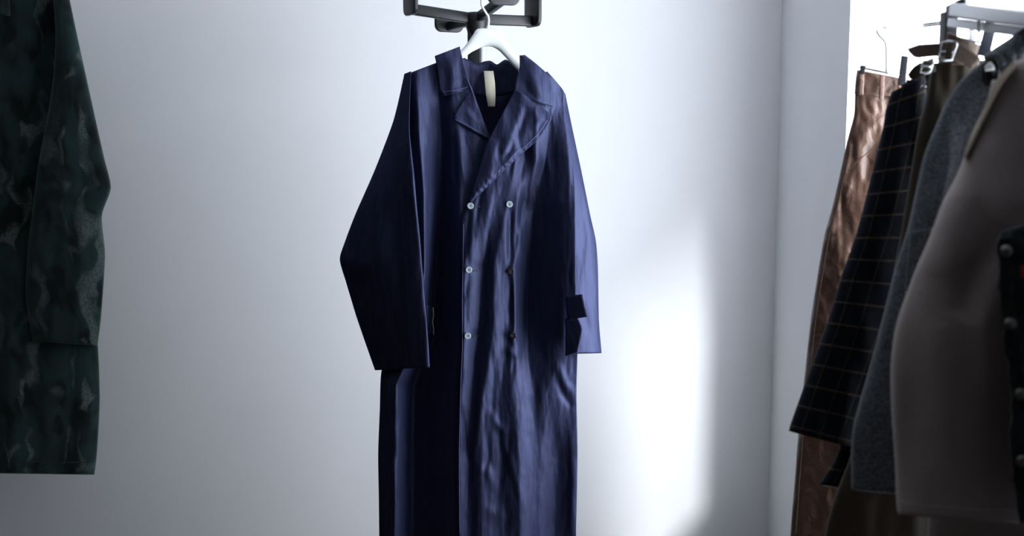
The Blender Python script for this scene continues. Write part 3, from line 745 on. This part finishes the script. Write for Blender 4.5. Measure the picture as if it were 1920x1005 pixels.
def strap(name, A, B, h0, mt, parent, lab=None, n=24):
    return sheet(name, A, B, BY, lambda px, py, u, v: h0 + .004*math.sin(3.1*v), mt, parent, 8, n, .0035, lab)
bA = strap('belt', [(1701, 91), (1712, 87), (1726, 83), (1760, 81), (1795, 80), (1815, 92), (1838, 110)], [(1704, 98), (1712, 106), (1722, 109), (1758, 106), (1786, 112), (1802, 118), (1820, 130)], .038, M_belt, br, 'upper belt end')
bB = strap('belt', [(1702, 139), (1712, 126), (1726, 117), (1748, 108)], [(1705, 147), (1716, 149), (1734, 141), (1752, 134)], .030, M_brown, br, 'lower belt end')
strap('belt_loop', [(1776, 82), (1774, 96), (1773, 110)], [(1788, 82), (1786, 98), (1784, 113)], .050, M_brown, br)
def buckle(c, parent, h, pr):
    P = [pt(x, y, BY - h) for x, y in c]
    o = wire('buckle', P, .0016, M_chrome, parent, 8, closed=True)
    wire('prong', [pt(x, y, BY - h - .002) for x, y in pr], .0014, M_chrome, o, 6)
buckle([(1766, 80), (1763, 96), (1758, 111), (1770, 113), (1784, 112), (1789, 98), (1794, 84), (1792, 78), (1778, 77)], bA, .050, [(1762, 97), (1776, 97), (1786, 98)])
buckle([(1731, 114), (1728, 124), (1725, 136), (1736, 138), (1744, 134), (1748, 122), (1750, 114)], bB, .042, [(1729, 125), (1740, 125), (1746, 125)])
clip_hanger('steel trouser hanger with a broad grey clip, holding the belted trousers', BY, [(1800, 72), (1862, 84)],
    [([(1850, 34), (1872, 38), (1855, 108), (1832, 104)], .050, M_gun), ([(1834, 14), (1840, 14), (1838, 62), (1831, 60)], .050)],
    [(1836, 78), (1838, 50), (1842, 26), (1850, 12), (1862, 8), (1868, 18)], M_alu)

# --- grey wool coat
GY = 1.66
gc = thing('grey_coat', 'mid-grey melange wool coat between belted trousers and taupe coat', 'coat', pt(1760, 960, GY))
g_L = [(1842, 116), (1800, 152), (1770, 200), (1734, 287), (1719, 351), (1703, 423), (1679, 502), (1650, 615), (1628, 697), (1602, 790), (1596, 842), (1597, 918)]
g_R = [(1915, 130), (1905, 190), (1890, 250), (1878, 330), (1866, 400), (1850, 470), (1835, 560), (1815, 640), (1800, 720), (1785, 800), (1775, 870), (1770, 935)]
fg = strokes([([(1790, 260), (1765, 360), (1745, 420)], 10, .5), ([(1830, 200), (1810, 300), (1790, 400)], 14, -.5)])
tube('sleeve', g_L, g_R, GY, .03, lambda v: .012 + .030*min(1, v*3), lambda px, py, u, v: fg(px, py) + .006*nz(px/35, py/160, 2), M_grey, gc, 64, 120, thick=.003)
tube('body', [(1870, 110), (1850, 240), (1835, 420), (1815, 640), (1800, 900), (1795, 1100)], [(2040, 120), (2060, 240), (2065, 420), (2070, 640), (2075, 900), (2080, 1100)], GY + .03, 0, .035, lambda px, py, u, v: .006*nz(px/30, py/200, 1), M_grey, gc, 60, 70, thick=.003)
# rolled collar; a dark disc paints the shaded neck hollow behind the hanger
tube('collar', [(1846, 108), (1868, 92), (1890, 78), (1915, 60), (1950, 40)], [(1872, 165), (1888, 150), (1900, 132), (1925, 112), (1960, 90)], GY, .035, .022, lambda px, py, u, v: .006*nz(px/10, py/10, 2), M_grey, gc, 40, 40, thick=.003)
P = []
cx, cy = 1857, 136
ring = [(cx + 13*math.cos(a) - 2*math.sin(a), cy + 25*math.sin(a)) for a in [2*math.pi*k/16 for k in range(16)]]
wire('neck_shade_ring', [pt(x, y, GY - .062) for x, y in ring], .0026, M_hollow_shade, gc, 8, closed=True, label='dark ring painted as the edge of the shaded collar hollow')
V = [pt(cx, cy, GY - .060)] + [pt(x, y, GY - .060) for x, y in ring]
link('neck_shade_disc', V, [(0, 1+(k+1) % 16, 1+k) for k in range(16)], M_hollow_shade, gc, None, True, [('solid', .002, -1)], 'dark disc painted as the shaded hollow of the collar')
sheet('patch_pocket', [(1709, 434), (1704, 480), (1700, 530), (1698, 560)], [(1750, 428), (1765, 480), (1770, 530), (1770, 560)], GY, lambda px, py, u, v: .078, M_grey, gc, 14, 20, .004)
gh = thing('coat_hanger', 'white hanger tip showing in the neck of the grey coat', 'hanger', pt(1856, 126, GY))
hang('shoulder_bar', [(1846, 124), (1852, 118), (1858, 116), (1864, 122), (1880, 110), (1909, 92)], [(1847, 133), (1853, 133), (1859, 132), (1866, 131), (1884, 124), (1909, 110)], GY, M_whitepl, gh, .006, Yf=lambda v: GY - .066 + .07*min(1, max(0, v-.25)*2.2))
wire('hook', [pt(1905, 100, GY), pt(1918, 60, GY), pt(1925, 38, GY), pt(1938, 22, GY), pt(1950, 30, GY)], .002, M_chrome, gh, 8, res=4)

# --- taupe coat
UY = 1.50
tc_ = thing('taupe_coat', 'plain taupe wool coat with a wide sleeve, in front of the grey coat', 'coat', pt(1850, 1100, UY))
u_L = [(1935, 104), (1903, 116), (1880, 138), (1862, 168), (1842, 210), (1822, 252), (1798, 319), (1766, 383), (1742, 447), (1715, 510), (1687, 586), (1676, 630), (1670, 690), (1671, 761), (1678, 862), (1681, 943), (1684, 965)]
u_R = [(2000, 110), (2020, 150), (2030, 200), (2030, 250), (2025, 300), (2015, 350), (2005, 400), (1990, 460), (1975, 520), (1962, 580), (1950, 650), (1940, 720), (1930, 790), (1922, 850), (1915, 900), (1914, 945), (1913, 981)]
fu = strokes([([(1850, 250), (1800, 400), (1760, 520)], 26, .8), ([(1880, 420), (1830, 520), (1800, 600)], 24, -1.2), ([(1760, 600), (1745, 700), (1750, 820)], 24, .6), ([(1880, 480), (1850, 620), (1860, 760)], 20, .7)])
tube('sleeve', u_L, u_R, UY, .05, lambda v: .018 + .034*min(1, v*3), lambda px, py, u, v: fu(px, py) + .006*nz(px/60, py/200, 2), M_taupe, tc_, 90, 150, thick=.003)
stitch(tc_, [(1684, 942), (1740, 948), (1820, 954), (1905, 958)], UY, lambda x, y: .1045, .0008, 'cuff_seam', M_taupe)
stitch(tc_, [(1903, 134), (1915, 134), (1930, 134)], UY, lambda x, y: .096, .0008, 'shoulder_seam', M_brown)
sheet('backlight_strip', [(1901, 115), (1878, 138), (1860, 168), (1841, 210), (1822, 250), (1806, 292)], [(1909, 124), (1888, 146), (1870, 175), (1850, 214), (1830, 254), (1810, 296)], UY, lambda px, py, u, v: .052 + .030*u, M_taupe_edge, tc_, 6, 40, .002, 'thin tan strip painted as backlight along the shoulder edge')  # warm light through the cloth edge, painted as a tan strip
tube('body', [(1860, 150), (1830, 300), (1800, 500), (1765, 750), (1740, 960), (1736, 1120)], [(2200, 150), (2210, 300), (2215, 500), (2220, 750), (2225, 960), (2230, 1120)], UY + .02, -.01, .03, lambda px, py, u, v: .008*nz(px/60, py/200, 1), M_taupe, tc_, 60, 80, thick=.003)
uh = thing('coat_hanger', 'hanger of the taupe coat beyond the right edge', 'hanger', pt(2060, 90, UY))
hang('shoulder_bar', [(1900, 150), (1960, 112), (2040, 85), (2120, 112), (2170, 150)], [(1900, 165), (1960, 130), (2040, 108), (2120, 130), (2170, 165)], UY - .02, M_black, uh, .012)
wire('hook', [pt(2040, 90, UY-.02), pt(2035, 60, UY-.04), pt(2020, 40, UY-.02), pt(2000, 20, UY), pt(1985, 24, UY+.01)], .002, M_chrome, uh, 8, res=4)

# --- black denim jacket, nearest, cut by the frame
DY = 1.40
dj = thing('denim_jacket', 'black denim jacket with grey snap buttons at the right edge', 'jacket', pt(1960, 980, DY))
d_L = [(1990, 395), (1925, 418), (1884, 430), (1872, 445), (1873, 500), (1876, 580), (1884, 640), (1893, 700), (1896, 770), (1893, 830), (1899, 900), (1912, 980)]
d_R = [(2200, 300), (2210, 400), (2210, 450), (2210, 500), (2215, 560), (2215, 610), (2220, 660), (2220, 720), (2220, 780), (2220, 840), (2220, 900), (2220, 990)]
tube('body', d_L, d_R, DY, .05, .03, lambda px, py, u, v: .006*nz(px/18, py/40, 3), M_denim, dj, 90, 90, thick=.003)
tube('shoulder', [(1990, 130), (1975, 230), (1968, 330), (1960, 460)], [(2200, 130), (2205, 230), (2210, 330), (2210, 460)], DY, .02, .03, lambda px, py, u, v: .0, M_denim, dj, 40, 30, thick=.003)
sheet('placket', [(1873, 448), (1874, 500), (1877, 580), (1885, 640), (1895, 700), (1899, 770), (1897, 830), (1903, 900), (1915, 978)],
      [(1899, 442), (1899, 500), (1902, 580), (1912, 640), (1922, 700), (1927, 770), (1928, 830), (1930, 900), (1940, 980)], DY,
      lambda px, py, u, v: .086 + .003*nz(px/8, py/25, 4), M_denim, dj, 10, 80, .005)
M_snap = mat('antique_snap', (.22, .21, .19), .30, metal=.8)[0]
for x, y in ((1887, 471), (1894, 607), (1914, 739), (1917, 864)):
    lathe('snap', pt(x, y, DY - .092), (-.15, -1, .1), [(.0068, 0), (.0068, .0015), (.0055, .003), (.003, .0038), (.0006, .004)], M_snap, dj, 20)
sheet('tab', [(1916, 498), (1916, 522)], [(1926, 498), (1926, 522)], DY, lambda px, py, u, v: .094, M_red, dj, 4, 4, .002, label='small red woven tab')
dh = thing('coat_hanger', 'hanger of the denim jacket beyond the right edge', 'hanger', pt(2110, 120, DY))
hang('shoulder_bar', [(1995, 150), (2050, 115), (2100, 90), (2150, 115), (2195, 150)], [(1995, 160), (2050, 132), (2100, 110), (2150, 132), (2195, 160)], DY - .02, M_black, dh, .012)
wire('hook', [pt(2100, 92, DY-.02), pt(2090, 60, DY-.02), pt(2075, 30, DY), pt(2050, 5, DY+.02), pt(2030, 10, DY+.02)], .002, M_chrome, dh, 8, res=4)
